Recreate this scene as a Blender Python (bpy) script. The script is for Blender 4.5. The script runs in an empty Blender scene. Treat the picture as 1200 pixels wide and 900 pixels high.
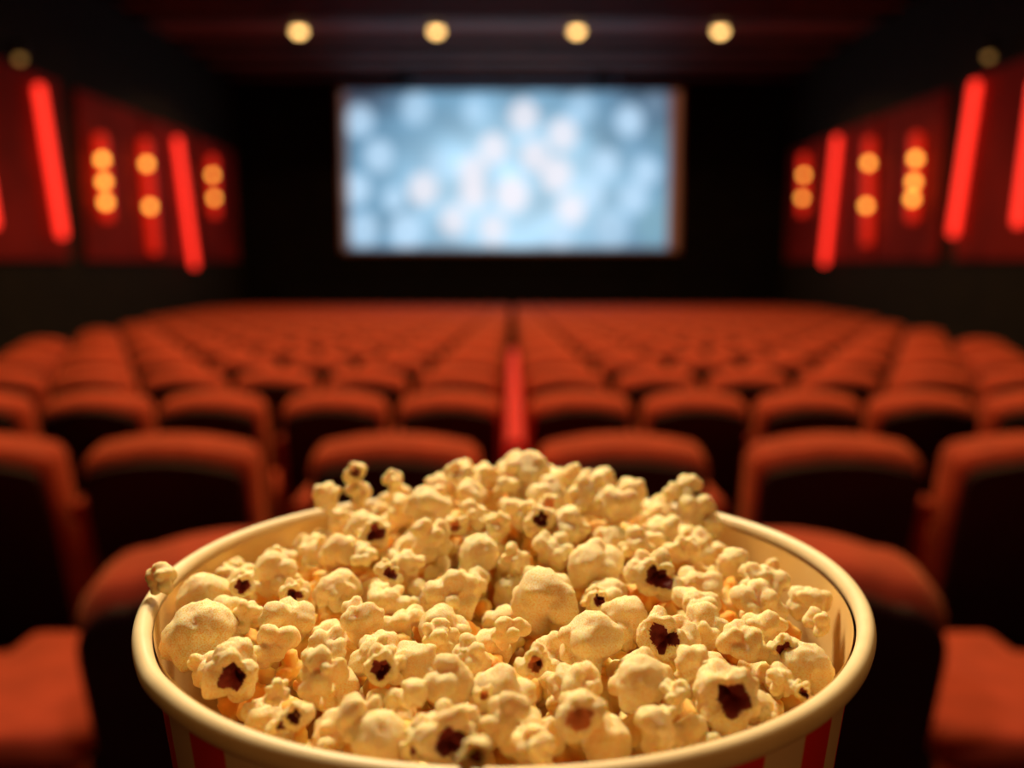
import bpy, bmesh, math, random
from mathutils import Vector, Matrix, Quaternion, noise
random.seed(7)
PI = math.pi
S = bpy.context.scene
C = S.collection

# ---------------------------------------------------------------- camera, world, lights, exposure
F, PHI = 1030.0, math.atan(143 / 1030.0)          # focal length in pixels (1200 wide), downward pitch
CAMZ = 1.31
cam = bpy.data.cameras.new('camera'); cam.sensor_width = 36.0; cam.lens = 36.0 * F / 1200
cam.clip_start = 0.01; cam.clip_end = 200
camo = bpy.data.objects.new('camera', cam); C.objects.link(camo)
camo.location = (0, 0, CAMZ); camo.rotation_euler = (PI / 2 - PHI, 0, 0)
cam.dof.use_dof = True; cam.dof.focus_distance = 0.262
cam.dof.aperture_fstop = cam.lens / 6.2            # 6.2 mm wide pupil
S.camera = camo
S.view_settings.view_transform = 'Standard'; S.view_settings.look = 'None'
S.view_settings.gamma = 1; S.view_settings.use_curve_mapping = False
S.view_settings.exposure = 0.0
S.cycles.use_denoising = True
S.cycles.max_bounces = 8; S.cycles.diffuse_bounces = 5
S.cycles.sample_clamp_indirect = 4.0
w = bpy.data.worlds.new('world'); w.use_nodes = True; S.world = w
w.node_tree.nodes['Background'].inputs[0].default_value = (0.30, 0.12, 0.08, 1)
w.node_tree.nodes['Background'].inputs[1].default_value = 0.01

def lamp(name, kind, loc, target, power, col, size=0.5, sizey=None, spot=None, blend=0.5):
    l = bpy.data.lights.new(name, kind); l.energy = power; l.color = col
    if kind == 'AREA':
        l.size = size
        if sizey: l.shape = 'RECTANGLE'; l.size_y = sizey
    else: l.shadow_soft_size = size
    if spot: l.spot_size = math.radians(spot); l.spot_blend = blend
    o = bpy.data.objects.new(name, l); C.objects.link(o); o.location = loc
    d = Vector(target) - Vector(loc); o.rotation_euler = d.to_track_quat('-Z', 'Y').to_euler()
    return o
# rows of warm house lights in the ceiling above the stalls (above the top edge of the picture)
for k, (y, p) in enumerate([(3.7, 340), (7.8, 170), (12.5, 180), (17.5, 160)]):
    lamp('house_light', 'AREA', (0, y, 5.55), (0, y + 0.5, 0), p, (1.0, 0.62, 0.22), 9.0, 0.35)
# unseen warm lamp above and just beyond the bucket, and an added weak orange fill behind the camera
lamp('unseen_bucket_light', 'AREA', (-0.18, 0.86, CAMZ + 0.66), (0, 0.31, CAMZ - 0.10), 13.5, (1.0, 0.87, 0.60), 0.20)
lamp('unseen_bucket_light', 'AREA', (0.25, -0.75, CAMZ + 0.35), (0, 0.25, CAMZ - 0.12), 1.6, (1.0, 0.40, 0.10), 0.40)

# ---------------------------------------------------------------- pixel helpers (measuring the photograph)
_c, _s = math.cos(PHI), math.sin(PHI)
def ray(px, py):
    u, v = (px - 600) / F, (450 - py) / F
    return Vector((u, _c + v * _s, -_s + v * _c))     # depth 1 along the view axis
def hit(px, py, axis, val):
    r = ray(px, py); o = Vector((0, 0, CAMZ))
    return o + r * ((val - o[axis]) / r[axis])
def proj(P):
    x, y, z = P[0], P[1], P[2] - CAMZ
    d = y * _c - z * _s
    return 600 + F * x / d, 450 - F * (y * _s + z * _c) / d, d

# ---------------------------------------------------------------- materials
def mat(name, col=(0.5, 0.5, 0.5), rough=0.5, metal=0.0, spec=0.5, emis=None, estr=0.0, sheen=0.0):
    m = bpy.data.materials.new(name); m.use_nodes = True
    b = m.node_tree.nodes['Principled BSDF']
    b.inputs['Base Color'].default_value = (*col, 1); b.inputs['Roughness'].default_value = rough
    b.inputs['Metallic'].default_value = metal; b.inputs['Specular IOR Level'].default_value = spec
    if emis: b.inputs['Emission Color'].default_value = (*emis, 1); b.inputs['Emission Strength'].default_value = estr
    if sheen:
        b.inputs['Sheen Weight'].default_value = sheen; b.inputs['Sheen Tint'].default_value = (1, 0.45, 0.2, 1)
    return m
def noisy(m, c1, c2, scale, bump=0.0, detail=4, lo=0.35, hi=0.65, dist=0.001):
    nt = m.node_tree; N = nt.nodes; b = N['Principled BSDF']
    tc = N.new('ShaderNodeTexCoord'); nz = N.new('ShaderNodeTexNoise'); cr = N.new('ShaderNodeValToRGB')
    nz.inputs['Scale'].default_value = scale; nz.inputs['Detail'].default_value = detail
    cr.color_ramp.elements[0].position = lo; cr.color_ramp.elements[1].position = hi
    cr.color_ramp.elements[0].color = (*c1, 1); cr.color_ramp.elements[1].color = (*c2, 1)
    nt.links.new(tc.outputs['Object'], nz.inputs['Vector']); nt.links.new(nz.outputs['Fac'], cr.inputs['Fac'])
    nt.links.new(cr.outputs['Color'], b.inputs['Base Color'])
    if bump:
        bp = N.new('ShaderNodeBump'); bp.inputs['Strength'].default_value = bump; bp.inputs['Distance'].default_value = dist
        nt.links.new(nz.outputs['Fac'], bp.inputs['Height']); nt.links.new(bp.outputs['Normal'], b.inputs['Normal'])
    return m
M = {}
M['velvet'] = noisy(mat('red_velvet', rough=0.75, spec=0.25, sheen=0.35), (0.40, 0.036, 0.016), (0.52, 0.052, 0.023), 14, 0.3)
M['shell'] = noisy(mat('dark_maroon_back_shell', rough=0.55, spec=0.25), (0.020, 0.003, 0.004), (0.028, 0.004, 0.005), 6)
M['steel'] = mat('dark_painted_steel', (0.012, 0.010, 0.010), 0.5, 0.3)
M['divider'] = noisy(mat('red_padding_added_glow', rough=0.7, spec=0.25, emis=(1, 0.03, 0.02), estr=0.11), (0.70, 0.022, 0.016), (0.80, 0.030, 0.020), 8)  # faint red emission added to brighten the padding, which is no lamp
M['carpet'] = noisy(mat('dark_carpet', rough=0.95, spec=0.1), (0.018, 0.006, 0.005), (0.030, 0.010, 0.008), 20, 0.3)
M['wall_red'] = noisy(mat('red_wall_cloth', rough=0.85, spec=0.15), (0.19, 0.011, 0.008), (0.32, 0.017, 0.012), 0.9)
M['wall_dark'] = noisy(mat('dark_brown_wall', rough=0.85, spec=0.15), (0.016, 0.011, 0.005), (0.022, 0.015, 0.007), 2)
M['black'] = noisy(mat('black_wall_cloth', rough=0.9, spec=0.1), (0.004, 0.004, 0.005), (0.008, 0.006, 0.006), 3)
M['ceil'] = noisy(mat('dark_ceiling_boards', rough=0.6, spec=0.3), (0.20, 0.050, 0.032), (0.30, 0.075, 0.045), 1.2)
M['beam'] = mat('black_ceiling_beam', (0.010, 0.006, 0.006), 0.7)
M['tube'] = mat('glowing_red_tube', (0.6, 0.02, 0.01), 0.4, emis=(1.0, 0.030, 0.016), estr=1.9)
M['glow'] = mat('dim_red_light_panel', (0.5, 0.02, 0.01), 0.4, emis=(1.0, 0.022, 0.008), estr=0.6)
M['bulb'] = mat('amber_bulb', (0.9, 0.6, 0.2), 0.4, emis=(1.0, 0.42, 0.06), estr=4.4)
M['down'] = mat('warm_downlight', (0.9, 0.8, 0.6), 0.4, emis=(1.0, 0.58, 0.18), estr=5.6)
M['frame'] = mat('brown_screen_masking', (0.22, 0.075, 0.03), 0.6)
M['fixture'] = mat('black_fixture_metal', (0.010, 0.010, 0.012), 0.5, 0.4)
M['paper'] = noisy(mat('cream_waxed_paper', rough=0.42, spec=0.4), (0.80, 0.62, 0.36), (0.86, 0.69, 0.42), 60, 0.05)
M['hull'] = noisy(mat('dark_red_hull', rough=0.35, spec=0.5), (0.09, 0.006, 0.005), (0.42, 0.028, 0.016), 220, 0.4)

def corn_mat(name, c1, c2, c3):
    m = mat(name, rough=0.62, spec=0.3); nt = m.node_tree; N = nt.nodes; L = nt.links; b = N['Principled BSDF']
    tc = N.new('ShaderNodeTexCoord'); oi = N.new('ShaderNodeObjectInfo')
    add = N.new('ShaderNodeVectorMath'); add.operation = 'ADD'
    sc = N.new('ShaderNodeVectorMath'); sc.operation = 'SCALE'; sc.inputs[3].default_value = 0.7
    L.new(oi.outputs['Random'], sc.inputs[0])
    L.new(tc.outputs['Object'], add.inputs[0]); L.new(sc.outputs[0], add.inputs[1])
    nz = N.new('ShaderNodeTexNoise'); nz.inputs['Scale'].default_value = 75; nz.inputs['Detail'].default_value = 2
    L.new(add.outputs[0], nz.inputs['Vector'])
    cr = N.new('ShaderNodeValToRGB'); e = cr.color_ramp.elements
    e[0].position = 0.385; e[0].color = (*c3, 1); e[1].position = 0.615; e[1].color = (*c1, 1)
    e.new(0.495).color = (*c2, 1)
    L.new(nz.outputs['Fac'], cr.inputs['Fac']); L.new(cr.outputs['Color'], b.inputs['Base Color'])
    n2 = N.new('ShaderNodeTexNoise'); n2.inputs['Scale'].default_value = 900; n2.inputs['Detail'].default_value = 3
    L.new(tc.outputs['Object'], n2.inputs['Vector'])
    bp = N.new('ShaderNodeBump'); bp.inputs['Strength'].default_value = 0.35; bp.inputs['Distance'].default_value = 0.0006
    L.new(n2.outputs['Fac'], bp.inputs['Height']); L.new(bp.outputs['Normal'], b.inputs['Normal'])
    b.inputs['Subsurface Weight'].default_value = 0.5; b.inputs['Subsurface Scale'].default_value = 0.006
    b.inputs['Subsurface Radius'].default_value = (1.0, 0.42, 0.10)
    return m
M['corn'] = corn_mat('popped_corn', (0.95, 0.88, 0.68), (0.93, 0.77, 0.40), (0.89, 0.53, 0.12))
M['corn_fill'] = corn_mat('popped_corn_recess_glow', (0.93, 0.70, 0.30), (0.92, 0.58, 0.17), (0.88, 0.38, 0.06))  # deeper flakes coloured orange to carry the warm glow in the recesses
M['lining'] = noisy(mat('waxed_lining_warm_bounce', rough=0.45, spec=0.4), (0.80, 0.52, 0.19), (0.85, 0.58, 0.24), 40, 0.05)  # warm bounced light inside the cup put into the lining colour
M['butter'] = noisy(mat('buttery_orange_crust', rough=0.4, spec=0.4), (0.80, 0.20, 0.07), (0.85, 0.33, 0.10), 300, 0.3)

# striped cup board: 40 alternating stripes around the cup's axis
def striped():
    m = mat('striped_cup_board', rough=0.4, spec=0.4); nt = m.node_tree; N = nt.nodes; L = nt.links; b = N['Principled BSDF']
    tc = N.new('ShaderNodeTexCoord'); sx = N.new('ShaderNodeSeparateXYZ'); L.new(tc.outputs['Object'], sx.inputs[0])
    at = N.new('ShaderNodeMath'); at.operation = 'ARCTAN2'; L.new(sx.outputs['Y'], at.inputs[0]); L.new(sx.outputs['X'], at.inputs[1])
    mu = N.new('ShaderNodeMath'); mu.operation = 'MULTIPLY'; mu.inputs[1].default_value = 20; L.new(at.outputs[0], mu.inputs[0])
    ad = N.new('ShaderNodeMath'); ad.operation = 'ADD'; ad.inputs[1].default_value = 0.5; L.new(mu.outputs[0], ad.inputs[0])
    si = N.new('ShaderNodeMath'); si.operation = 'SINE'; L.new(ad.outputs[0], si.inputs[0])
    cr = N.new('ShaderNodeValToRGB'); e = cr.color_ramp.elements
    e[0].position = 0.48; e[0].color = (0.78, 0.022, 0.018, 1); e[1].position = 0.53; e[1].color = (0.80, 0.62, 0.42, 1)
    ma = N.new('ShaderNodeMath'); ma.operation = 'MULTIPLY_ADD'; ma.inputs[1].default_value = 0.5; ma.inputs[2].default_value = 0.5
    L.new(si.outputs[0], ma.inputs[0]); L.new(ma.outputs[0], cr.inputs['Fac']); L.new(cr.outputs['Color'], b.inputs['Base Color'])
    return m
M['stripe'] = striped()

# ---------------------------------------------------------------- mesh helpers
def link(name, me, m, parent=None, smooth=False):
    if isinstance(me, bmesh.types.BMesh):
        bm = me; me = bpy.data.meshes.new(name); bm.normal_update(); bm.to_mesh(me); bm.free()
    if m and not me.materials: me.materials.append(m)
    if smooth: me.polygons.foreach_set('use_smooth', [True] * len(me.polygons))
    o = bpy.data.objects.new(name, me); C.objects.link(o)
    if parent: o.parent = parent
    return o
def empty(name, loc=(0, 0, 0), rot=(0, 0, 0)):
    o = bpy.data.objects.new(name, None); C.objects.link(o); o.location = loc; o.rotation_euler = rot
    o.empty_display_size = 0.05
    return o
def tag(o, label, cat, group=None):
    o['label'] = label; o['category'] = cat
    if group: o['group'] = group
    return o
def struct(o): o['kind'] = 'structure'; return o
def box(bm, x0, x1, y0, y1, z0, z1):
    r = bmesh.ops.create_cube(bm, size=1.0)
    for v in r['verts']:
        v.co = Vector(((x0 + x1) / 2 + v.co.x * (x1 - x0), (y0 + y1) / 2 + v.co.y * (y1 - y0), (z0 + z1) / 2 + v.co.z * (z1 - z0)))
    return r['verts']
def rbox(x0, x1, y0, y1, z0, z1, r, seg=3):
    bm = bmesh.new(); box(bm, x0, x1, y0, y1, z0, z1)
    bmesh.ops.bevel(bm, geom=bm.edges[:], offset=r, segments=seg, profile=0.5, affect='EDGES')
    return bm
def lathe(prof, n=96, a0=0, a1=2 * PI):
    bm = bmesh.new(); rings = []
    for k in range(n):
        a = a0 + (a1 - a0) * k / n
        rings.append([bm.verts.new((r * math.cos(a), r * math.sin(a), z)) for r, z in prof])
    for k in range(n):
        A, B = rings[k], rings[(k + 1) % n]
        for i in range(len(prof) - 1): bm.faces.new((A[i], B[i], B[i + 1], A[i + 1]))
    return bm
def capsule(bm, a, b, r, n=12, cap=5):
    a, b = Vector(a), Vector(b); ax = (b - a).normalized()
    q = ax.to_track_quat('Z', 'Y'); L = (b - a).length
    prof = [(r * math.sin(PI / 2 * i / cap), -r * math.cos(PI / 2 * i / cap)) for i in range(1, cap + 1)]
    prof += [(r * math.cos(PI / 2 * i / cap), L + r * math.sin(PI / 2 * i / cap)) for i in range(0, cap)]
    rings = [[bm.verts.new(a + q @ Vector((pr * math.cos(2 * PI * k / n), pr * math.sin(2 * PI * k / n), pz))) for k in range(n)] for pr, pz in prof]
    for A, B in zip(rings, rings[1:]):
        for k in range(n): bm.faces.new((A[k], A[(k + 1) % n], B[(k + 1) % n], B[k]))
    t = bm.verts.new(a + q @ Vector((0, 0, -r))); u = bm.verts.new(a + q @ Vector((0, 0, L + r)))
    for k in range(n):
        bm.faces.new((t, rings[0][(k + 1) % n], rings[0][k])); bm.faces.new((u, rings[-1][k], rings[-1][(k + 1) % n]))
def outline(w0, w1, z0, z1, arch, r, nc=6, na=14):
    """front view of a chair back: bottom width w0, top width w1, arched top, rounded upper corners"""
    pts = [(-w0 / 2, z0), (w0 / 2, z0)]
    top = z1 - arch
    for i in range(nc + 1):
        a = PI / 2 * i / nc
        pts.append((w1 / 2 - r + r * math.cos(a), top - r + r * math.sin(a)))
    for i in range(1, na):
        t = i / na; x = (w1 / 2 - r) * (1 - 2 * t)
        pts.append((x, top + arch * (1 - (x / (w1 / 2 - r)) ** 2)))
    for i in range(nc + 1):
        a = PI / 2 + PI / 2 * i / nc
        pts.append((-w1 / 2 + r + r * math.cos(a), top - r + r * math.sin(a)))
    return pts
def inset(pts, d):
    n = len(pts); out = []
    for i in range(n):
        p0, p1, p2 = Vector(pts[i - 1]), Vector(pts[i]), Vector(pts[(i + 1) % n])
        e = (p2 - p0); nrm = Vector((-e.y, e.x)); nrm.normalize()
        out.append((p1.x + nrm.x * d, p1.y + nrm.y * d))
    return out
def slab(pts, layers):
    """closed solid from a front outline; layers = (y, inset)"""
    bm = bmesh.new(); rings = []
    for y, d in layers:
        rings.append([bm.verts.new((x, y, z)) for x, z in inset(pts, d)])
    n = len(pts)
    for A, B in zip(rings, rings[1:]):
        for k in range(n): bm.faces.new((A[k], A[(k + 1) % n], B[(k + 1) % n], B[k]))
    bm.faces.new(list(reversed(rings[0]))); bm.faces.new(rings[-1])
    bmesh.ops.recalc_face_normals(bm, faces=bm.faces[:])
    return bm

# ---------------------------------------------------------------- room
SL = 0.034                      # floor falls towards the screen
W, YF, YB = 8.6, 28.2, -3.0     # half width, front wall, rear wall
CEIL = CAMZ + 5.6
def fz(y): return -SL * y
def quad(name, pts, m, thick=0.1, nrm=(0, 0, -1)):
    bm = bmesh.new(); n = Vector(nrm) * thick
    a = [bm.verts.new(p) for p in pts]; b = [bm.verts.new(Vector(p) + n) for p in pts]
    bm.faces.new(a); bm.faces.new(list(reversed(b)))
    for k in range(len(pts)): bm.faces.new((a[k], b[k], b[(k + 1) % len(pts)], a[(k + 1) % len(pts)]))
    bmesh.ops.recalc_face_normals(bm, faces=bm.faces[:])
    return link(name, bm, m)
struct(quad('floor', [(-W, YB, fz(YB)), (W, YB, fz(YB)), (W, YF, fz(YF)), (-W, YF, fz(YF))], M['carpet']))
struct(quad('ceiling', [(-W, YB, CEIL), (W, YB, CEIL), (W, YF, CEIL), (-W, YF, CEIL)], M['ceil'], nrm=(0, 0, 1)))
struct(quad('wall_front', [(-W, YF, -1.2), (W, YF, -1.2), (W, YF, CEIL), (-W, YF, CEIL)], M['black'], nrm=(0, 1, 0)))
struct(quad('wall_back', [(-W, YB, 0), (W, YB, 0), (W, YB, CEIL), (-W, YB, CEIL)], M['black'], nrm=(0, -1, 0)))
for s, nm in ((-1, 'wall_left'), (1, 'wall_right')):
    struct(quad(nm, [(s * W, YB, -1.2), (s * W, YF, -1.2), (s * W, YF, CEIL), (s * W, YB, CEIL)], M['wall_dark'], nrm=(s, 0, 0)))
# red cloth panels along both side walls, dark gaps between them
TOPZ = CAMZ + 3.35
panels = [(10.0, 14.2), (14.45, 17.1), (17.8, 20.8), (21.05, 24.1), (24.4, 27.6)]
for s, side in ((-1, 'left'), (1, 'right')):
    for i, (a, b) in enumerate(panels):
        bm = rbox(s * (W - 0.055) - 0.05, s * (W - 0.055) + 0.05, a, b, CAMZ + 0.03, TOPZ, 0.02, 1)
        o = link('wall_panel', bm, M['wall_red'])
        place = ['nearest the camera', 'second from the camera', 'in the middle of the wall', 'second from the screen wall', 'nearest the screen wall'][i]
        tag(o, 'dark red cloth wall panel on the %s wall, %s' % (side, place), 'wall panel', 'red cloth wall panels')
# ceiling boards and beams running across the hall
for k, y in enumerate([19.3, 20.6, 23.2, 24.8, 26.6]):
    bm = rbox(-W + 0.02, W - 0.02, y, y + 0.28, CEIL - 0.16, CEIL + 0.02, 0.02, 1)
    o = link('ceiling_beam', bm, M['beam']); struct(o); o.name = 'trim_%d' % (k + 1)

# screen
def sstep(a, b, t):
    t = max(0.0, min(1.0, (t - a) / (b - a))); return t * t * (3 - 2 * t)
def srgb(c): return [((v / 255 + 0.055) / 1.055) ** 2.4 if v / 255 > 0.04045 else v / 255 / 12.92 for v in c]
SY = YF - 0.16
A0, A1 = hit(404, 292, 1, SY), hit(797, 107, 1, SY)
SX0, SX1, SZ0, SZ1 = A0.x, A1.x, A0.z, A1.z
blobs = [  # x, y in the close look at the screen (1184 wide for 500 px), radius, brightness, warmth
 (168,335,46,.85,0),(325,300,46,.7,0),(487,305,36,.55,0),(625,322,46,.9,1),(783,300,44,.55,0),(918,335,44,.9,0),(990,285,36,.25,0),
 (1008,385,46,.25,-1),(222,432,46,.85,0),(388,455,40,.5,0),(540,412,44,.9,1),(655,432,44,.9,1),(732,372,46,.9,1),(482,475,44,.9,1),
 (715,485,48,.95,1),(852,455,42,.85,0),(965,475,42,.8,0),(160,525,44,.9,0),(345,525,46,.9,1),(265,553,34,.75,0),(485,540,42,.95,1),
 (592,540,50,1,1),(808,537,42,.85,0),(930,550,44,.8,0),(755,582,44,.95,1),(430,612,42,.85,1),(540,635,42,.85,1),(180,638,48,.8,0),
 (298,642,50,.85,0),(725,648,42,.85,0),(870,635,52,.6,0),(985,630,52,.6,-1),(1010,560,40,.35,-1)]
def screen():
    NX, NZ = 220, 104
    bm = bmesh.new(); lay = bm.verts.layers.float_color.new('picture')
    vs = []
    for j in range(NZ + 1):
        row = []
        for i in range(NX + 1):
            u, v = i / NX, j / NZ
            x, z = SX0 + (SX1 - SX0) * u, SZ0 + (SZ1 - SZ0) * v
            px, py, _ = proj((x, SY, z)); zx, zy = (px - 350) * 2.368, py * 2.368
            # base gradient of the projected picture
            g = math.exp(-(((zx - 600) / 330) ** 2 + ((zy - 520) / 230) ** 2))
            n = noise.noise(Vector((zx / 90, zy / 80, 3.1)))
            c = Vector((84, 130, 162)).lerp(Vector((176, 214, 238)), min(1, g * 1.35))
            tr = max(0, (zx - 800) / 260) * max(0, (470 - zy) / 220) + max(0, (330 - zx) / 170) * max(0, (350 - zy) / 110) + 0.7 * max(0, (330 - zx) / 220) * max(0, (460 - zy) / 300)
            c = c.lerp(Vector((62, 66, 82)), min(0.85, tr * 0.8)) * (1 + 0.18 * n)
            for bx, by, br, bb, wm in blobs:
                d = math.hypot(zx - bx, (zy - by) * 0.88)
                t = max(0, min(1, (br * 1.15 - d) / (br * 0.52)))
                t = t * t * (3 - 2 * t) * bb
                tgt = Vector((238, 232, 240)) if wm == 1 else Vector((194, 224, 250)) if wm == 0 else Vector((130, 172, 186))
                c = c.lerp(tgt, t * 0.88)
            eb = max(sstep(0.965, 0.98, u), (1 - sstep(0.012, 0.022, u)) * 0.7, (1 - sstep(0.008, 0.02, v)) * 0.4)  # lit brown of the screen frame painted into the picture's edges
            c = c.lerp(Vector((112, 62, 40)), eb)
            l = srgb([max(0, min(255, k)) for k in c])
            ve = bm.verts.new((x, SY, z)); ve[lay] = (*l, 1); row.append(ve)
        vs.append(row)
    for j in range(NZ):
        for i in range(NX): bm.faces.new((vs[j][i], vs[j][i + 1], vs[j + 1][i + 1], vs[j + 1][i]))
    m = mat('projected_picture', (0.02, 0.02, 0.02), 0.8); N = m.node_tree.nodes; b = N['Principled BSDF']
    a = N.new('ShaderNodeAttribute'); a.attribute_name = 'picture'
    m.node_tree.links.new(a.outputs['Color'], b.inputs['Emission Color']); b.inputs['Emission Strength'].default_value = 1.12
    return bm, m
sc = empty('cinema_screen', ((SX0 + SX1) / 2, SY, SZ0))
tag(sc, 'large cinema screen glowing with pale blue spots on the front wall', 'screen')
def child(name, bm, m, par, smooth=False):
    o = link(name, bm, m, par, smooth); o.matrix_parent_inverse = Matrix.Translation(-par.location); return o
bm, m = screen(); child('projected_image', bm, m, sc)
bm = bmesh.new()
t = 0.10
for (x0, x1, z0, z1) in ((SX0 - t, SX0, SZ0 - t, SZ1 + t), (SX1, SX1 + t, SZ0 - t, SZ1 + t), (SX0, SX1, SZ0 - t, SZ0), (SX0, SX1, SZ1, SZ1 + t)):
    box(bm, x0, x1, SY - 0.04, SY + 0.10, z0, z1)
child('screen_frame', bm, M['frame'], sc)
bm = bmesh.new(); box(bm, SX0, SX1, SY + 0.02, SY + 0.14, SZ0, SZ1)
child('backing_board', bm, M['black'], sc)
# valance over the screen and the two loudspeakers on it
bm = bmesh.new(); n = 40; x0, x1 = SX0 + 1.9, SX1 - 1.9
pr = []
for i in range(n + 1):
    u = i / n; x = x0 + (x1 - x0) * u
    zt = SZ1 + 0.42 + 0.30 * (1 - (2 * u - 1) ** 2)
    pr.append([bm.verts.new((x, yy, zz)) for yy, zz in ((YF - 0.55, SZ1 + 0.16), (YF - 0.55, zt), (YF - 0.01, zt), (YF - 0.01, SZ1 + 0.16))])
for A, B in zip(pr, pr[1:]):
    for k in range(4): bm.faces.new((A[k], A[(k + 1) % 4], B[(k + 1) % 4], B[k]))
bm.faces.new(pr[0]); bm.faces.new(list(reversed(pr[-1])))
bmesh.ops.recalc_face_normals(bm, faces=bm.faces[:])
o = link('curved_valance', bm, noisy(mat('slate_valance', rough=0.6), (0.16, 0.26, 0.34), (0.2, 0.31, 0.40), 2))
tag(o, 'dark slate-blue arched valance above the cinema screen', 'valance')
for px, wh in ((472, 'left'), (708, 'right')):
    p = hit(px, 84, 1, YF - 0.8)
    e = empty('loudspeaker', (p.x, p.y, p.z))
    tag(e, 'black loudspeaker hanging above the %s half of the screen' % wh, 'loudspeaker', 'loudspeakers above the screen')
    bx = link('speaker_cabinet', rbox(-0.24, 0.24, -0.2, 0.2, -0.36, 0.36, 0.04), M['black'], e)
    g = link('speaker_grille', rbox(-0.20, 0.20, -0.215, -0.195, -0.31, 0.31, 0.008, 1), M['fixture'], e)
    bm = bmesh.new(); capsule(bm, (0, 0, 0.36), (0, 0, CEIL - p.z - 0.03), 0.03); link('hanging_rod', bm, M['fixture'], e)
# low stage below the screen
o = link('stage_platform', rbox(-7.2, 7.2, 27.1, YF - 0.01, fz(27) + 0.0, CAMZ - 0.75, 0.03, 1), M['black'])
tag(o, 'low black stage platform running below the cinema screen', 'stage')

# four ceiling downlights in view
for k, px in enumerate((350.5, 511.5, 676, 844)):
    p = hit(px, 38.5, 2, CEIL - 0.10)
    e = empty('ceiling_downlight', (p.x, p.y, CEIL))
    tag(e, ['round warm ceiling downlight, leftmost of the row of four', 'round warm ceiling downlight left of centre, above the screen',
            'round warm ceiling downlight right of centre, above the screen', 'round warm ceiling downlight, rightmost of the row of four'][k], 'ceiling light', 'warm downlights in the ceiling')
    prof = [(0.001, -0.17)] + [(0.15 * math.sin(a), -0.02 - 0.15 * math.cos(a)) for a in [PI / 2 * i / 6 for i in range(1, 7)]]
    link('glass_dome', lathe(prof, 24), M['down'], e, True)
    link('trim_ring', lathe([(0.15, -0.001), (0.15, -0.04), (0.22, -0.04), (0.25, -0.001)], 24), M['fixture'], e, True)
    l = bpy.data.lights.new('downlight_beam', 'SPOT'); l.energy = 160; l.color = (1, 0.5, 0.2); l.spot_size = math.radians(140); l.shadow_soft_size = 0.12
    lo = bpy.data.objects.new('downlight_beam', l); C.objects.link(lo); lo.location = (0, 0, -0.22); lo.parent = e

# wall lamps -----------------------------------------------------------
def wallpt(px, py, off):
    s = -1 if px < 600 else 1
    return hit(px, py, 0, s * (W - off))
# (kind, top px, top py, bottom px, bottom py, bulbs)
lampsL = [('tube', -38, 82, -8, 262, []), ('tube', 46, 104, 73, 274, []), ('panel', 118, 163, 126, 253, [(120, 187), (122, 213), (124, 237)]),
          ('panel', 170, 168, 181, 292, [(172, 192), (176, 242)]), ('tube', 208, 165, 228, 310, []), ('panel', 249, 187, 252, 250, [(249, 205), (251, 232)])]
lampsR = [('panel', 942, 185, 940, 248, [(942, 205), (940, 232)]), ('tube', 981, 163, 966, 307, []), ('panel', 1019, 166, 1016, 282, [(1018, 191), (1015, 241)]),
          ('panel', 1074, 162, 1069, 254, [(1073, 186), (1071, 213), (1069, 233)]), ('tube', 1143, 100, 1117, 272, []), ('tube', 1214, 100, 1193, 260, [])]
names = {'L': ['leaning glowing red wall tube cut off by the left picture edge', 'longest leaning bright red wall tube on the left wall',
               'red wall lamp with three amber bulbs close together on the left wall', 'red wall lamp with two amber bulbs spaced apart on the left wall',
               'leaning red wall tube between two amber-bulb lamps on the left wall', 'short red wall lamp with amber bulbs nearest the screen on the left wall'],
         'R': ['short red wall lamp with amber bulbs nearest the screen on the right wall', 'leaning red wall tube between two amber-bulb lamps on the right wall',
               'red wall lamp with two amber bulbs spaced apart on the right wall', 'red wall lamp with three amber bulbs close together on the right wall',
               'longest leaning bright red wall tube on the right wall', 'leaning glowing red wall tube cut off by the right picture edge']}
for key, lst in (('L', lampsL), ('R', lampsR)):
    for (kind, tx, ty, bx, by, bulbs), lab in zip(lst, names[key]):
        off = 0.24
        a, b = wallpt(tx, ty, off), wallpt(bx, by, off)
        sgn = -1 if key == 'L' else 1
        if kind == 'tube':
            e = empty('wall_tube_light', b); tag(e, lab, 'wall light', 'glowing red tubes on the side walls')
            bm = bmesh.new(); capsule(bm, (0, 0, 0), a - b, 0.085, 16); link('glowing_tube', bm, M['tube'], e, True)
            for t_ in (0.12, 0.88):
                bm = bmesh.new(); p = (a - b) * t_; capsule(bm, p, p + Vector((sgn * 0.13, 0, 0)), 0.035); link('bracket', bm, M['fixture'], e)
        else:
            e = empty('wall_bulb_light', b); tag(e, lab, 'wall light', 'amber bulb lamps on the side walls')
            off2 = 0.20
            bm = bmesh.new(); capsule(bm, (0, 0, 0), a - b, 0.12, 16); link('light_panel', bm, M['glow'], e, True)
            for t_ in (0.1, 0.9):
                bm = bmesh.new(); p = (a - b) * t_; capsule(bm, p, p + Vector((sgn * 0.13, 0, 0)), 0.035); link('bracket', bm, M['fixture'], e)
            for (ux, uy) in bulbs:
                p = wallpt(ux, uy, off + 0.13) - b
                bm = bmesh.new(); bmesh.ops.create_icosphere(bm, subdivisions=3, radius=0.085)
                bu = link('amber_bulb', bm, M['bulb'], e, True); bu.location = p
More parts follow.
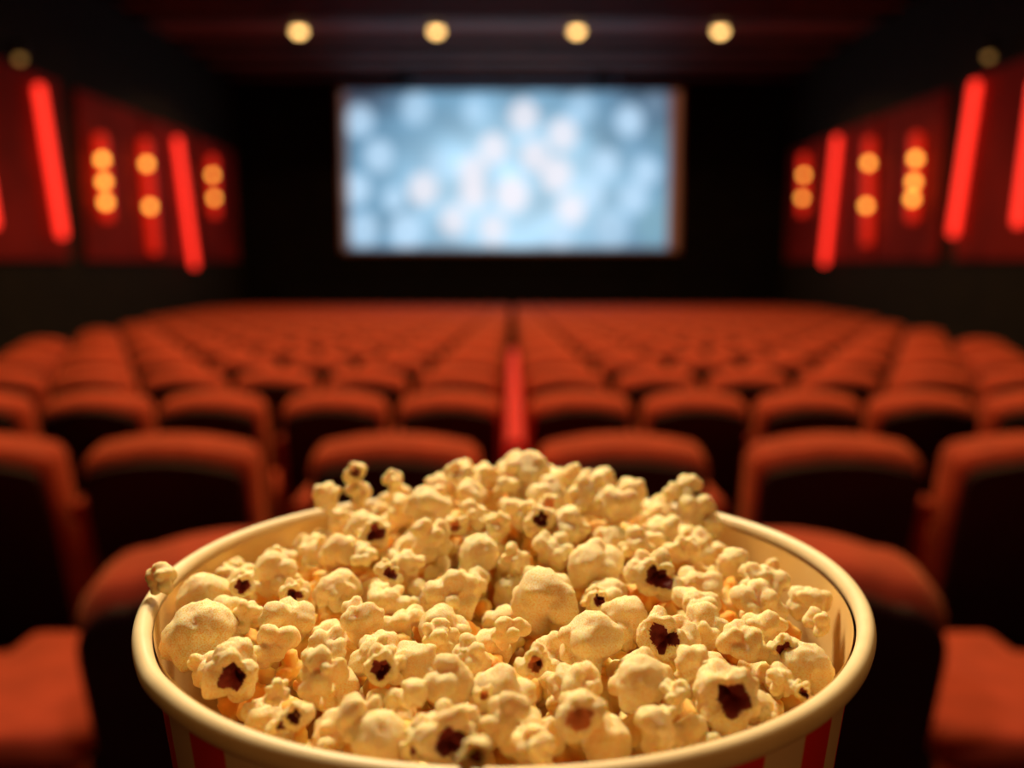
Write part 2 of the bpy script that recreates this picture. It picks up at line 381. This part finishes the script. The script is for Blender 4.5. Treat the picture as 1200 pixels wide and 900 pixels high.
# two faint spotlights high on the side walls
for px, py, s in ((22, 60, 'left'), (1160, 58, 'right')):
    sg = -1 if s == 'left' else 1
    p = hit(px, py, 0, sg * (W - 0.35))
    e = empty('ceiling_spotlight', p); tag(e, 'barely lit small spotlight high up on the %s wall' % s, 'spotlight', 'faint spotlights high on the walls')
    bm = lathe([(0.001, 0.16), (0.09, 0.16), (0.12, -0.10), (0.10, -0.10), (0.001, -0.09)], 20); link('lamp_housing', bm, M['fixture'], e, True)
    bm = bmesh.new(); bmesh.ops.create_icosphere(bm, subdivisions=2, radius=0.07); q = link('lamp_lens', bm, mat('faint_amber_lens', (0.4, 0.3, 0.1), emis=(1, 0.5, 0.12), estr=0.45), e, True); q.location = (-sg * 0.02, -0.02, -0.12)
    bm = bmesh.new(); capsule(bm, (0, 0, 0.05), (sg * 0.32, 0, 0.05), 0.03); link('bracket', bm, M['fixture'], e)

# ---------------------------------------------------------------- seats
LEAN = math.radians(13)
def chair_parts(w, wide=0.0, arm=0.30, hw=0.033, r0=0.055, ah=0.735):
    """upholstered cinema seat facing +y (the screen); origin on the floor below the top of the back"""
    H = 0.912
    parts = []
    def lean(bm):
        R = Matrix.Translation((0, 0.0, H)) @ Matrix.Rotation(-LEAN, 4, 'X') @ Matrix.Translation((0, 0, -H))
        # top stays put, the foot of the back moves towards the screen
        bmesh.ops.transform(bm, matrix=Matrix.Translation((0, 0, H)) @ Matrix.Rotation(LEAN, 4, 'X') @ Matrix.Translation((0, 0, -H)), verts=bm.verts[:])
        return bm
    o = outline(w - 0.015, w, 0.34, H, 0.022 + wide, r0)
    r = 0.045
    lay = [(-0.075, 0.050)] + [(-0.075 + r * (1 - math.cos(a)), 0.046 * (1 - math.sin(a))) for a in [PI / 2 * i / 5 for i in range(0, 6)]]
    lay += [(0.03 + 0.05 * math.sin(a), 0.05 * (1 - math.cos(a))) for a in [PI / 2 * i / 5 for i in range(0, 6)]]
    parts.append(('backrest', lean(slab(o, lay)), 'velvet', True))
    o2 = outline(w - 0.035, w - 0.030, 0.30, H - 0.031, 0.022 + wide, r0 - 0.005)
    parts.append(('back_shell', lean(slab(o2, [(-0.096, 0.012), (-0.092, 0.003), (-0.086, 0.0), (-0.060, 0.0)])), 'shell', False))
    parts.append(('seat_cushion', rbox(-w / 2 + 0.02, w / 2 - 0.02, 0.14, 0.56, 0.36, 0.48, 0.035), 'velvet', True))
    for s in (-1, 1):
        xc = s * arm
        bm = rbox(xc - hw, xc + hw, 0.0, 0.44 if wide else 0.32, ah - 0.065, ah, min(0.028, hw - 0.003), 4)
        parts.append(('armrest' + str(s), bm, 'velvet', True))
        bm = rbox(xc - 0.018, xc + 0.018, 0.04, 0.30, 0.0, ah - 0.05, 0.01, 2)
        parts.append(('side_panel' + str(s), bm, 'velvet', True))
    bm = rbox(-w / 2, w / 2, 0.20, 0.30, 0.0, 0.37, 0.01, 1)
    parts.append(('seat_base', bm, 'steel', False))
    return parts
def make_chair(w, *a):
    ms = []
    for nm, bm, mm, sm in chair_parts(w, *a):
        me = bpy.data.meshes.new('cinema_seat_' + nm); bm.to_mesh(me); bm.free(); me.materials.append(M[mm])
        if sm:
            me.polygons.foreach_set('use_smooth', [True] * len(me.polygons)); me.set_sharp_from_angle(angle=math.radians(50))
        ms.append((nm, me))
    return ms
chW = {0.47: make_chair(0.465, 0.0, 0.27, 0.026), 0.41: make_chair(0.41, 0.0, 0.226, 0.018), 'front': make_chair(0.53, 0.012, 0.435, 0.16, 0.10, 0.578)}
def place_chair(kind, x, y, label, group, arms=(-1,)):
    e = empty('cinema_chair', (x, y, fz(y)))
    tag(e, label, 'seat', group)
    for nm, me in chW[kind]:
        if nm.startswith(('armrest', 'side_panel')):
            sd = -1 if nm.endswith('-1') else 1
            if sd not in arms or y > 14: continue
            nm = nm.rstrip('-1')
        p = bpy.data.objects.new(nm, me); C.objects.link(p); p.parent = e
    return e
ORD = ['', 'first', 'second', 'third', 'fourth', 'fifth', 'sixth', 'seventh', 'eighth', 'ninth', 'tenth', 'eleventh', 'twelfth', 'thirteenth',
       'fourteenth', 'fifteenth', 'sixteenth', 'seventeenth', 'eighteenth', 'nineteenth', 'twentieth']
rows = [(1, 1.36, 'front', [-1.35, -0.435, 0.435, 1.35]),
        (2, 2.36, 0.47, [-1.48, -0.935, -0.320, 0.303, 0.885, 1.435]),
        (3, 3.42, 0.41, [-2.12, -1.64, -1.185, -0.70, -0.245, 0.268, 0.725, 1.175, 1.625, 2.085]),
        (4, 4.40, 0.41, None)]
PITCH = 0.462
mass = []          # the seats past the nearest three hundred
count = 0
k = 1
while True:
    if k <= 3: _, y, kind, xs = rows[k - 1]
    else:
        y = 4.40 + (k - 4) * 1.0; kind = 0.41
        lim = min(2.25 + 0.25 * y, W - 0.7)
        n = int((lim - 0.27) / PITCH) + 1
        xs = [s * (0.275 + i * PITCH) for s in (-1, 1) for i in range(n)]
        # only seats inside the camera's field (plus a margin)
        xs = [x for x in xs if abs(x) < y * 0.60 + 0.55]
    if y > 26.6: break
    for side in (-1, 1):
        sx = sorted([x for x in xs if x * side > 0], key=abs)
        for i, x in enumerate(sx):
            sd = 'left' if side < 0 else 'right'
            if k == 1:
                lab = 'large dark-backed red seat half hidden behind the bucket, on its %s' % sd if i == 0 else 'nearest-row red seat at the %s edge, only its armrest showing' % sd
                grp = 'seats of the nearest row'
            else:
                lab = 'red cinema seat in the %s row ahead, %s seat %s of the centre divider' % (ORD[k] if k < len(ORD) else 'far', ORD[i + 1], sd)
                grp = 'seats of the %s row' % ORD[k] if k < 9 else 'seats of the far rows'
            if count < 298:
                
                ar = (-1,) if x < 0 else (1,)
                if i == 0: ar = ar
                place_chair(kind, x, y, lab, grp, ar); count += 1
            else: mass.append((x, y))
    k += 1
# far seats: one object
bm = bmesh.new()
src = [me for nm, me in chW[0.41] if nm in ('backrest', 'back_shell', 'seat_cushion')]
for x, y in mass:
    for me, nm in zip(src, ('b', 's', 'c')):
        n0 = len(bm.verts); f0 = len(bm.faces)
        bm.from_mesh(me); bm.verts.ensure_lookup_table(); bm.faces.ensure_lookup_table()
        for v in bm.verts[n0:]: v.co += Vector((x, y, fz(y)))
        if nm == 's':
            for f in bm.faces[f0:]: f.material_index = 1
me = bpy.data.meshes.new('distant_seats'); bm.to_mesh(me); bm.free(); me.materials.append(M['velvet']); me.materials.append(M['shell'])
if mass:
    o = bpy.data.objects.new('distant_seats', me); C.objects.link(o)
    o['kind'] = 'stuff'; tag(o, 'tightly packed distant red seats in the farthest rows below the screen', 'seats')
# padded divider running down the middle from the second row on
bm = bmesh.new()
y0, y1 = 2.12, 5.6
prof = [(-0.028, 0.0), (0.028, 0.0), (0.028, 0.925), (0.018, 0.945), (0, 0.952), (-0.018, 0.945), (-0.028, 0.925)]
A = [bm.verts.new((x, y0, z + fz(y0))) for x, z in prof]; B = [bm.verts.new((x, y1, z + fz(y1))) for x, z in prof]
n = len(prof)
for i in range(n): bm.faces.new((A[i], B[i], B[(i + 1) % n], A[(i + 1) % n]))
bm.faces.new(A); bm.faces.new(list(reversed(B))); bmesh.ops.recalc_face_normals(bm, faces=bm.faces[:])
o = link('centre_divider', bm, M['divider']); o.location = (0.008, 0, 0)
tag(o, 'bright red padded divider with added faint glow running up the middle between the seat halves', 'divider')

# ---------------------------------------------------------------- the bucket
R, D, H = 0.1222, 0.2976, 0.1084
RIMZ = CAMZ - H
CX = -0.0026
# support: a padded seat back under the bucket, below the picture
seat0 = 0.29
cupb = fz(seat0) + max(v.co.z for nm, me in chW[0.47] if nm == 'backrest' for v in me.vertices) + 0.0005
BH = RIMZ - cupb - 0.004
cup = empty('popcorn_bucket', (CX, D, cupb))
tag(cup, 'big round paper bucket with red and white stripes, full of popcorn, filling the foreground', 'bucket')
zt = BH
rt = R - 0.0030
rb_ = 0.086
bm = lathe([(rt - 0.0035, zt - 0.003), (rb_, 0.006), (rb_ - 0.002, 0.006), (rb_ - 0.002, 0.0), (rb_ + 0.0005, 0.0), (rb_ + 0.0005, 0.005)][:2] + [(rb_ - 0.0006, 0.006), (rt - 0.0041, zt - 0.003)], 192)
link('cup_wall', bm, M['stripe'], cup, True)
bm = lathe([(rt - 0.0042, zt), (rb_ - 0.0008, 0.006)], 192); link('cup_lining', bm, M['lining'], cup, True)
bm = lathe([(0.0005, 0.012), (rb_ - 0.001, 0.012), (rb_ - 0.0006, 0.0), (0.0005, 0.008)], 96); link('cup_bottom', bm, M['paper'], cup, True)
# rolled lip, slightly uneven like real paper
bm = bmesh.new(); n, mseg = 200, 14; rings = []
for i in range(n):
    a = 2 * PI * i / n
    dr = 0.0007 * math.sin(3 * a + 1) + 0.0005 * math.sin(5 * a)
    dz = 0.0006 * math.sin(2 * a + 0.7) - 0.0012 * math.exp(-((a - 3.75) / 0.10) ** 2)
    rings.append([bm.verts.new(((rt + dr + 0.0029 * math.cos(t)) * math.cos(a), (rt + dr + 0.0029 * math.cos(t)) * math.sin(a), zt + dz + 0.0035 * math.sin(t) - 0.0002)) for t in [2 * PI * j / mseg for j in range(mseg)]])
for i in range(n):
    A, B = rings[i], rings[(i + 1) % n]
    for j in range(mseg): bm.faces.new((A[j], B[j], B[(j + 1) % mseg], A[(j + 1) % mseg]))
bmesh.ops.recalc_face_normals(bm, faces=bm.faces[:])
link('rolled_rim', bm, M['paper'], cup, True)
e = place_chair(0.47, 0.0, seat0, 'red cinema seat directly under the bucket, its back carrying the bucket', 'seats of the nearest row', ())

# ---------------------------------------------------------------- popcorn
def rdir(rg):
    while True:
        v = Vector((rg.uniform(-1, 1), rg.uniform(-1, 1), rg.uniform(-1, 1)))
        if 0.05 < v.length < 1: return v.normalized()
def corn_mesh(seed, kind, hull, sub=4):
    """one popped flake about 1 unit wide: blistered lobes round a core; a recess at -Y holds the hull"""
    rg = random.Random(seed)
    lobes = []
    hd = Vector((0, -1, 0.15)).normalized()
    if kind == 'round':
        d = rdir(rg); d.z = abs(d.z); lobes.append((d * 0.12, 0.33)); lobes.append((rdir(rg) * 0.26, 0.25))
        for i in range(10):
            d = rdir(rg); lobes.append((d * rg.uniform(0.26, 0.34), rg.uniform(0.13, 0.21)))
        for i in range(3):
            d = rdir(rg); d.z = -abs(d.z); lobes.append((d.normalized() * 0.34, rg.uniform(0.13, 0.2)))
    elif kind == 'dome':
        lobes.append((Vector((0, 0, 0)), 0.40)); lobes.append((Vector((0.16, 0.05, -0.05)), 0.32)); lobes.append((Vector((-0.20, 0.02, -0.06)), 0.28))
        for i in range(5):
            a = rg.uniform(0, 2 * PI); lobes.append((Vector((0.38 * math.cos(a), 0.38 * math.sin(a), -0.16)), rg.uniform(0.12, 0.17)))
    elif kind == 'wing':
        for i in range(9):
            d = rdir(rg); d.z = d.z * 0.7 + 0.15; d.x *= 1.5; d.normalize()
            lobes.append((d * rg.uniform(0.24, 0.40), rg.uniform(0.13, 0.22)))
        lobes.append((Vector((0, 0, 0)), 0.24))
    else:   # 'cluster': many small blisters
        for i in range(15):
            d = rdir(rg); lobes.append((d * rg.uniform(0.24, 0.37), rg.uniform(0.10, 0.19)))
        lobes.append((Vector((0, 0, 0)), 0.27))
    if hull:
        L2 = []
        for c, r in lobes:
            cd = c.normalized() if c.length > 0.05 else Vector((0, 0, 0))
            if c.length > 0.12 and cd.dot(hd) > 0.80: continue
            L2.append((c, r))
        lobes = L2
        for i in range(7):      # raised collar of blisters round the hull
            a = 2 * PI * i / 7 + rg.uniform(-0.3, 0.3)
            u = Vector((1, 0, 0)); v = hd.cross(u)
            d = (hd * 0.72 + (u * math.cos(a) + v * math.sin(a)) * 0.72).normalized()
            lobes.append((d * rg.uniform(0.27, 0.33), rg.uniform(0.12, 0.17)))
    bm = bmesh.new(); bmesh.ops.create_icosphere(bm, subdivisions=sub, radius=1.0)
    off = Vector((seed * 1.7, seed * 0.3, 0))
    for v in bm.verts:
        d = v.co.normalized(); k = 34.0; sm = 0.0
        # soft maximum over ray/sphere exits keeps creases between the blisters
        best = []
        for c, r in lobes:
            b = d.dot(c); disc = b * b - c.length_squared + r * r
            if disc > 0: best.append(b + math.sqrt(disc))
        if not best: best = [0.10]
        mx = max(best); sm = mx + math.log(sum(math.exp(k * (t - mx)) for t in best)) / k - 0.02
        q = d * 2.6 + off
        sm *= 1 + 0.10 * noise.noise(q * 1.1) - 0.09 * abs(noise.noise(q * 1.7)) - 0.05 * abs(noise.noise(q * 3.7 + off))
        if hull:
            hc = d.dot(hd)
            if hc > 0.80: sm -= 0.07 * min(1, (hc - 0.80) / 0.12)
        v.co = d * max(0.08, sm)
    hb = None
    if hull:
        hb = bmesh.new(); keep = {}
        bm.faces.ensure_lookup_table()
        for f in bm.faces:
            cdir = f.calc_center_median().normalized()
            th = 0.865 + 0.075 * noise.noise(cdir * 2.6 + off)
            if hull == 2: th += 0.035 * math.sin(cdir.x * 9)
            if cdir.dot(hd) > th:
                vs = []
                for v in f.verts:
                    if v.index not in keep:
                        n_ = v.co.normalized()
                        keep[v.index] = hb.verts.new(v.co + n_ * (0.012 + 0.02 * noise.noise(v.co * 6 + off)))
                    vs.append(keep[v.index])
                hb.faces.new(vs)
        if not hb.faces: hb.free(); hb = None
        else:
            bmesh.ops.solidify(hb, geom=hb.faces[:], thickness=0.03)
    me = bpy.data.meshes.new('popcorn_flake'); bm.to_mesh(me); bm.free(); me.materials.append(M['corn'])
    me.polygons.foreach_set('use_smooth', [True] * len(me.polygons))
    hm = None
    if hb:
        hm = bpy.data.meshes.new('popcorn_hull'); hb.to_mesh(hm); hb.free(); hm.materials.append(M['hull'])
        hm.polygons.foreach_set('use_smooth', [True] * len(hm.polygons))
    return me, hm
V = {'round': [corn_mesh(10 + i, 'round', 0) for i in range(5)], 'dome': [corn_mesh(30 + i, 'dome', 0) for i in range(3)],
     'wing': [corn_mesh(50 + i, 'wing', 0) for i in range(6)], 'cluster': [corn_mesh(70 + i, 'cluster', 0) for i in range(6)],
     'hull': [corn_mesh(90 + i, ('round', 'cluster', 'wing')[i % 3], 1 + i % 2, 5) for i in range(8)],
     'red': [corn_mesh(110 + i, ('cluster', 'round')[i % 2], 1, 5) for i in range(2)]}
nubm = corn_mesh(130, 'round', 0, 3)

# heap surface, relative to the rim: x,y from the cup's axis
def heap(x, y):
    r = min(1.0, math.hypot(x, y) / R)
    h = -0.002 + (0.0165 + 0.004 * math.exp(-((x - 0.004) / 0.028) ** 2)) * sstep(-0.015, 0.068, y) * math.exp(-(x / 0.090) ** 4)     # heaped up towards the far rim
    h -= 0.007 * sstep(0.72, 1.0, r)
    for sg, cx in ((-1, -0.084), (1, 0.088)):
        h -= 0.014 * math.exp(-(((x - cx) / 0.026) ** 2 + ((y - 0.062) / 0.030) ** 2))   # the bare paper at the far left and right
    h -= 0.0065 * math.exp(-(((x + 0.040) / 0.012) ** 2 + ((y - 0.085) / 0.03) ** 2))
    h += 0.004 * math.exp(-((x / 0.07) ** 2 + ((y + 0.095) / 0.02) ** 2))
    return h
def surf(px, py):
    """where the sight line of a photo pixel meets the heap"""
    r = ray(px, py); t = 0.12
    while t < 0.60:
        p = Vector((0, 0, CAMZ)) + r * t
        if p.z - RIMZ < heap(p.x - CX, p.y - D) and p.z < RIMZ + 0.03 or p.y - D > 0.072: break
        t += 0.0006
    return Vector((0, 0, CAMZ)) + r * t
pieces = []     # (pos, size)
def flake(kind, pos, size, label, group, yaw=None, face=False, vi=None, squash=None, rg=random):
    me, hm = V[kind][rg.randrange(len(V[kind])) if vi is None else vi % len(V[kind])]
    e = bpy.data.objects.new('popcorn', me); C.objects.link(e)
    e.location = pos
    if face:
        # the hull side (-Y of the flake) turned to the camera, with a little swing
        e.rotation_euler = (rg.uniform(-0.35, 0.05), rg.uniform(-0.5, 0.5), rg.uniform(-0.35, 0.35) if yaw is None else yaw)
    elif kind == 'dome': e.rotation_euler = (rg.uniform(-0.3, 0.3), rg.uniform(-0.3, 0.3), rg.uniform(0, 6.28) if yaw is None else yaw)
    else: e.rotation_euler = (rg.uniform(-0.9, 0.9), rg.uniform(-0.9, 0.9), rg.uniform(0, 6.28) if yaw is None else yaw)
    sx = squash or 1.0
    e.scale = (size * sx, size, size)
    tag(e, label, 'popcorn', group)
    if hm:
        h = bpy.data.objects.new('hull', hm); C.objects.link(h); h.parent = e; h['label'] = 'dark red seed hull'
        if kind == 'red':
            h.data = hm
    pieces.append((Vector(pos), size))
    return e
for me, hm in V['red']:
    if hm: hm.materials.clear(); hm.materials.append(M['butter'])

# the flakes one can pick out in the photograph: (kind, x, y of its middle in pixels, width in pixels, label)
G = 'popcorn heaped in the bucket'
named = [
 ('hull', 416, 551, 30, 'small round popcorn with a dark hull spot, topmost at the back left'),
 ('cluster', 384, 578, 42, 'knobbly popcorn on the far rim, left end of the back edge'),
 ('round', 421, 574, 36, 'pale popcorn just under the hull-spotted one at the back left'),
 ('wing', 463, 563, 34, 'small two-eared popcorn standing above the far rim, left of centre'),
 ('cluster', 543, 553, 50, 'tall knobbly popcorn rising above the far rim, left of the topmost one'),
 ('wing', 571, 556, 32, 'narrow popcorn standing between the two tallest at the back'),
 ('round', 617, 550, 56, 'largest topmost popcorn at the middle of the far rim'),
 ('wing', 594, 566, 34, 'slim popcorn tucked left of the largest topmost one'),
 ('wing', 690, 572, 48, 'pointed popcorn on the back edge right of the topmost one'),
 ('round', 741, 569, 40, 'rounded popcorn on the back edge, midway along its right half'),
 ('cluster', 722, 588, 56, 'broad popcorn with a greyish crease at the back right of centre'),
 ('round', 810, 568, 36, 'round-headed popcorn rising at the right of the back edge'),
 ('round', 790, 575, 28, 'small bead-like popcorn left of the round-headed one at back right'),
 ('cluster', 833, 592, 52, 'frilly popcorn near the right end of the back edge'),
 ('cluster', 862, 604, 40, 'knobbly popcorn at the right end of the back edge beside bare paper'),
 ('red', 644, 589, 30, 'popcorn with an orange-red crust at the back, right of centre'),
 ('hull', 634, 607, 44, 'popcorn with dark brown hull below the orange-red one'),
 ('hull', 440, 620, 46, 'popcorn with a round dark hull facing front, back left quarter'),
 ('cluster', 405, 606, 48, 'frilly popcorn behind the left quarter, in front of the far rim'),
 ('round', 505, 590, 56, 'smooth popcorn near the far rim left of centre'),
 ('red', 536, 612, 30, 'popcorn with an orange crease in the back left of centre'),
 ('cluster', 555, 598, 44, 'craggy popcorn right behind the orange creased one'),
 ('dome', 561, 643, 52, 'smooth domed popcorn left of the middle of the heap'),
 ('cluster', 504, 626, 52, 'knobbly popcorn with whitish blisters, left of the middle dome'),
 ('cluster', 586, 612, 40, 'bumpy popcorn between the middle dome and the far rim'),
 ('round', 479, 657, 40, 'upright popcorn with a pinkish white top left of middle'),
 ('hull', 455, 669, 34, 'small popcorn with a brown hull hollow left of middle'),
 ('round', 325, 665, 56, 'tall bright popcorn in the left rear of the heap'),
 ('hull', 288, 683, 42, 'popcorn showing a dark red hull at the left of the heap'),
 ('hull', 344, 690, 38, 'popcorn with a small red-brown hull under the tall left one'),
 ('hull', 252, 660, 28, 'tiny hull-spotted popcorn near the left inner rim'),
 ('cluster', 222, 664, 34, 'bumpy popcorn resting against the left rear rim'),
 ('round', 191, 679, 40, 'popcorn leaning over the left edge of the rim'),
 ('dome', 237, 692, 62, 'broad smooth popcorn at the left, behind the largest dome'),
 ('dome', 233, 732, 84, 'largest smooth domed popcorn at the left of the heap'),
 ('hull', 195, 705, 26, 'thin popcorn with a hull spot wedged against the left rim'),
 ('wing', 288, 718, 40, 'curled crescent popcorn right of the largest left dome'),
 ('wing', 335, 718, 62, 'folded popcorn with a ridge across its top, left centre'),
 ('hull', 275, 778, 70, 'big popcorn with a wide dark red hull at the left front'),
 ('cluster', 325, 806, 34, 'small bright crinkled popcorn in the left front'),
 ('hull', 348, 835, 42, 'popcorn with an orange-red curled hull near the left front rim'),
 ('hull', 328, 846, 24, 'tiny hull crumb of popcorn at the left front rim'),
 ('cluster', 378, 780, 60, 'tall popcorn with a pale crest in front left of centre'),
 ('cluster', 422, 722, 60, 'mounded popcorn with stacked blisters left of centre'),
 ('hull', 452, 775, 52, 'popcorn with a deep red hull on its right side, left of centre front'),
 ('round', 423, 832, 62, 'blocky pale popcorn near the front rim, left of centre'),
 ('round', 390, 690, 44, 'soft yellow popcorn between the left hulls and the middle'),
 ('wing', 425, 645, 40, 'bright popcorn behind the small hull hollow one'),
 ('dome', 432, 872, 76, 'wide flat popcorn lying along the front rim left of centre'),
 ('hull', 486, 868, 38, 'popcorn with red hull at the front rim beside the wide flat one'),
 ('round', 530, 690, 62, 'large popcorn with a shaded underside at the middle'),
 ('cluster', 515, 740, 50, 'popcorn with a brown shaded flank left of middle front'),
 ('wing', 548, 762, 48, 'egg-shaped pale popcorn in front of the middle'),
 ('round', 525, 790, 60, 'popcorn with pinkish white crown in the front centre'),
 ('round', 484, 806, 40, 'rounded popcorn to the left of the pinkish crowned one'),
 ('hull', 522, 850, 84, 'nearest popcorn with a big almost black hull at the front rim'),
 ('hull', 556, 884, 46, 'blurred dark-hulled popcorn hanging over the front rim'),
 ('wing', 592, 838, 60, 'twin-lobed pale popcorn right of the nearest hulled one'),
 ('round', 640, 697, 80, 'largest popcorn with grey-brown shaded face, centre of the heap'),
 ('wing', 598, 735, 50, 'popcorn with brownish flank left of the large shaded one'),
 ('hull', 696, 700, 36, 'popcorn with a round red hull right of the large shaded one'),
 ('round', 693, 748, 76, 'big round popcorn with a shaded front, right of centre'),
 ('red', 625, 770, 44, 'popcorn with orange buttery crust in the centre front'),
 ('red', 680, 830, 60, 'popcorn with a pinkish red crust in the front right of centre'),
 ('red', 566, 810, 26, 'small red-crusted popcorn in the front centre'),
 ('dome', 752, 790, 66, 'egg-smooth white popcorn in the right front'),
 ('wing', 792, 812, 44, 'pointed white popcorn beside the egg-smooth one'),
 ('cluster', 778, 855, 66, 'flat popcorn lying behind the front rim right of centre'),
 ('round', 635, 873, 40, 'small yellowish popcorn at the front rim centre'),
 ('hull', 779, 740, 68, 'popcorn with a ragged dark hull in the right middle'),
 ('hull', 858, 806, 88, 'big popcorn with two dark red hull patches, right front'),
 ('cluster', 915, 790, 46, 'popcorn with a tiny grey pit right of the double-hulled one'),
 ('hull', 918, 757, 46, 'popcorn with an upright red hull at the right of the heap'),
 ('dome', 955, 776, 62, 'broad smooth domed popcorn against the right rim'),
 ('hull', 938, 808, 26, 'small bead of popcorn with a pit at the right front rim'),
 ('cluster', 915, 845, 30, 'popcorn crumb by the right front rim'),
 ('cluster', 870, 748, 60, 'long crinkled popcorn in front of the right rear bare paper'),
 ('cluster', 895, 672, 58, 'popcorn with a brownish underside near the right inner wall'),
 ('round', 860, 655, 44, 'round popcorn before the right rear inner wall'),
 ('round', 945, 700, 46, 'curved popcorn in the right corner of the heap'),
 ('cluster', 985, 704, 52, 'knobbly popcorn with brown shading touching the right rim'),
 ('wing', 962, 728, 44, 'popcorn tucked under the knobbly one at the right rim'),
 ('hull', 765, 672, 60, 'popcorn with a hollow hull pit and frilled top, right of middle'),
 ('wing', 815, 700, 62, 'wide folded popcorn to the right of middle'),
 ('round', 695, 652, 66, 'broad yellow popcorn right of middle'),
 ('cluster', 748, 634, 50, 'blistered popcorn in the right rear of the heap'),
 ('hull', 836, 628, 34, 'popcorn with a small red hull in the right rear'),
 ('hull', 850, 612, 30, 'little popcorn with a dark pit at the right back edge'),
 ('cluster', 800, 640, 44, 'creamy popcorn among the right rear flakes'),
 ('cluster', 605, 650, 40, 'narrow popcorn behind the large shaded one'),
 ('round', 670, 610, 50, 'soft orange-shaded popcorn behind the right middle'),
]
rgn = random.Random(5)
for i, (kind, px, py, wpx, lab) in enumerate(named):
    p = surf(px, py + wpx * 0.12)
    x, y = p.x - CX, p.y - D
    rr = math.hypot(x, y); depth = proj(p)[2]
    size = wpx * depth / F * (1.2 if wpx > 50 else 1.1)
    lim = R - 0.009 - size * 0.46
    r_ = ray(px, py)
    over = lab in ()
    if rr > lim and not any(t in lab for t in ('hanging over', 'leaning over')):
        p = Vector((x * lim / rr + CX, y * lim / rr + D, p.z))
    if 'hanging over' in lab or 'leaning over' in lab:
        p = hit(px, py, 2, RIMZ + 0.0055); size = wpx * proj(p)[2] / F * 1.12
    flake(kind, p, size, lab, G, face=kind in ('hull', 'red'), vi=i, rg=rgn)
# the remaining plain flakes of the top layer
rg = random.Random(21)
spots = [(lab, px, py) for _, px, py, _, lab in named]; used_lab = set()
def region(x, y):
    a = 'far' if y > 0.035 else 'near' if y < -0.035 else 'middle'
    b = 'left' if x < -0.035 else 'right' if x > 0.035 else 'centre'
    return a, b
tries = 0; extra = 0
while tries < 9000 and extra < 205:
    tries += 1
    r = (R - 0.014) * math.sqrt(rg.random()); a = rg.uniform(0, 2 * PI)
    x, y = r * math.cos(a), r * math.sin(a)
    low = tries > 3500
    size = rg.uniform(0.0165, 0.0215)
    z = RIMZ + heap(x, y) - (rg.uniform(0.002, 0.005) if not low else rg.uniform(0.007, 0.012))
    p = Vector((x + CX, y + D, z))
    if math.hypot(x, y) > R - 0.010 - size * 0.5: continue
    if any((p - q).length < 0.40 * (size + s) for q, s in pieces): continue
    ra, rb2 = region(x, y)
    qx, qy, _ = proj(p); lab = None
    for nl, nx, ny in sorted(spots, key=lambda t: math.hypot(t[1] - qx, t[2] - qy)):
        dx, dy = qx - nx, qy - ny
        dr = ('left of' if dx < 0 else 'right of') if abs(dx) > abs(dy) else ('behind' if dy < 0 else 'in front of')
        if (nl, dr) in used_lab: continue
        ws = nl.split(',')[0].split() if len(nl.split()) > 11 else nl.split()
        lab = 'plain popcorn ' + dr + ' the ' + ' '.join(ws)
        if len(lab.split()) > 16: lab = 'popcorn ' + dr + ' ' + ' '.join(ws)
        used_lab.add((nl, dr)); break
    flake(rg.choice(['round', 'wing', 'cluster', 'cluster', 'wing', 'round']), p, size, lab, 'plain popcorn, %s %s of the heap' % (ra, rb2), rg=rg)
    extra += 1
# the popcorn below the top layer: one mass
bm = bmesh.new(); under = 0
src = [v[0] for k_ in ('round', 'wing', 'cluster') for v in V[k_][:2]]
small = []
for me in src:
    b2 = bmesh.new(); b2.from_mesh(me)
    small.append(me); b2.free()
pts = []
tries = 0
while tries < 6000 and len(pts) < 330:
    tries += 1
    r = (R - 0.027) * math.sqrt(rg.random()); a = rg.uniform(0, 2 * PI); x, y = r * math.cos(a), r * math.sin(a)
    z = heap(x, y) - rg.uniform(0.011, 0.026)
    p = Vector((x, y, z))
    if any((p - q).length < 0.0095 for q in pts): continue
    pts.append(p)
lowm = [corn_mesh(200 + i, k_, 0, 3)[0] for i, k_ in enumerate(('round', 'cluster', 'wing', 'cluster'))]
for p in pts:
    n0 = len(bm.verts); bm.from_mesh(rg.choice(lowm)); bm.verts.ensure_lookup_table()
    s_ = rg.uniform(0.013, 0.017); q = Quaternion(rdir(rg), rg.uniform(0, 6))
    for v in bm.verts[n0:]: v.co = q @ (v.co * s_) + p
for f in bm.faces: f.smooth = True
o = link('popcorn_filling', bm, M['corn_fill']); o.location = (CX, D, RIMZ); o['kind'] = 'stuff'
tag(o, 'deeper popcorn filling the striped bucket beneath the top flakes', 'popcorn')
for me in lowm: bpy.data.meshes.remove(me)
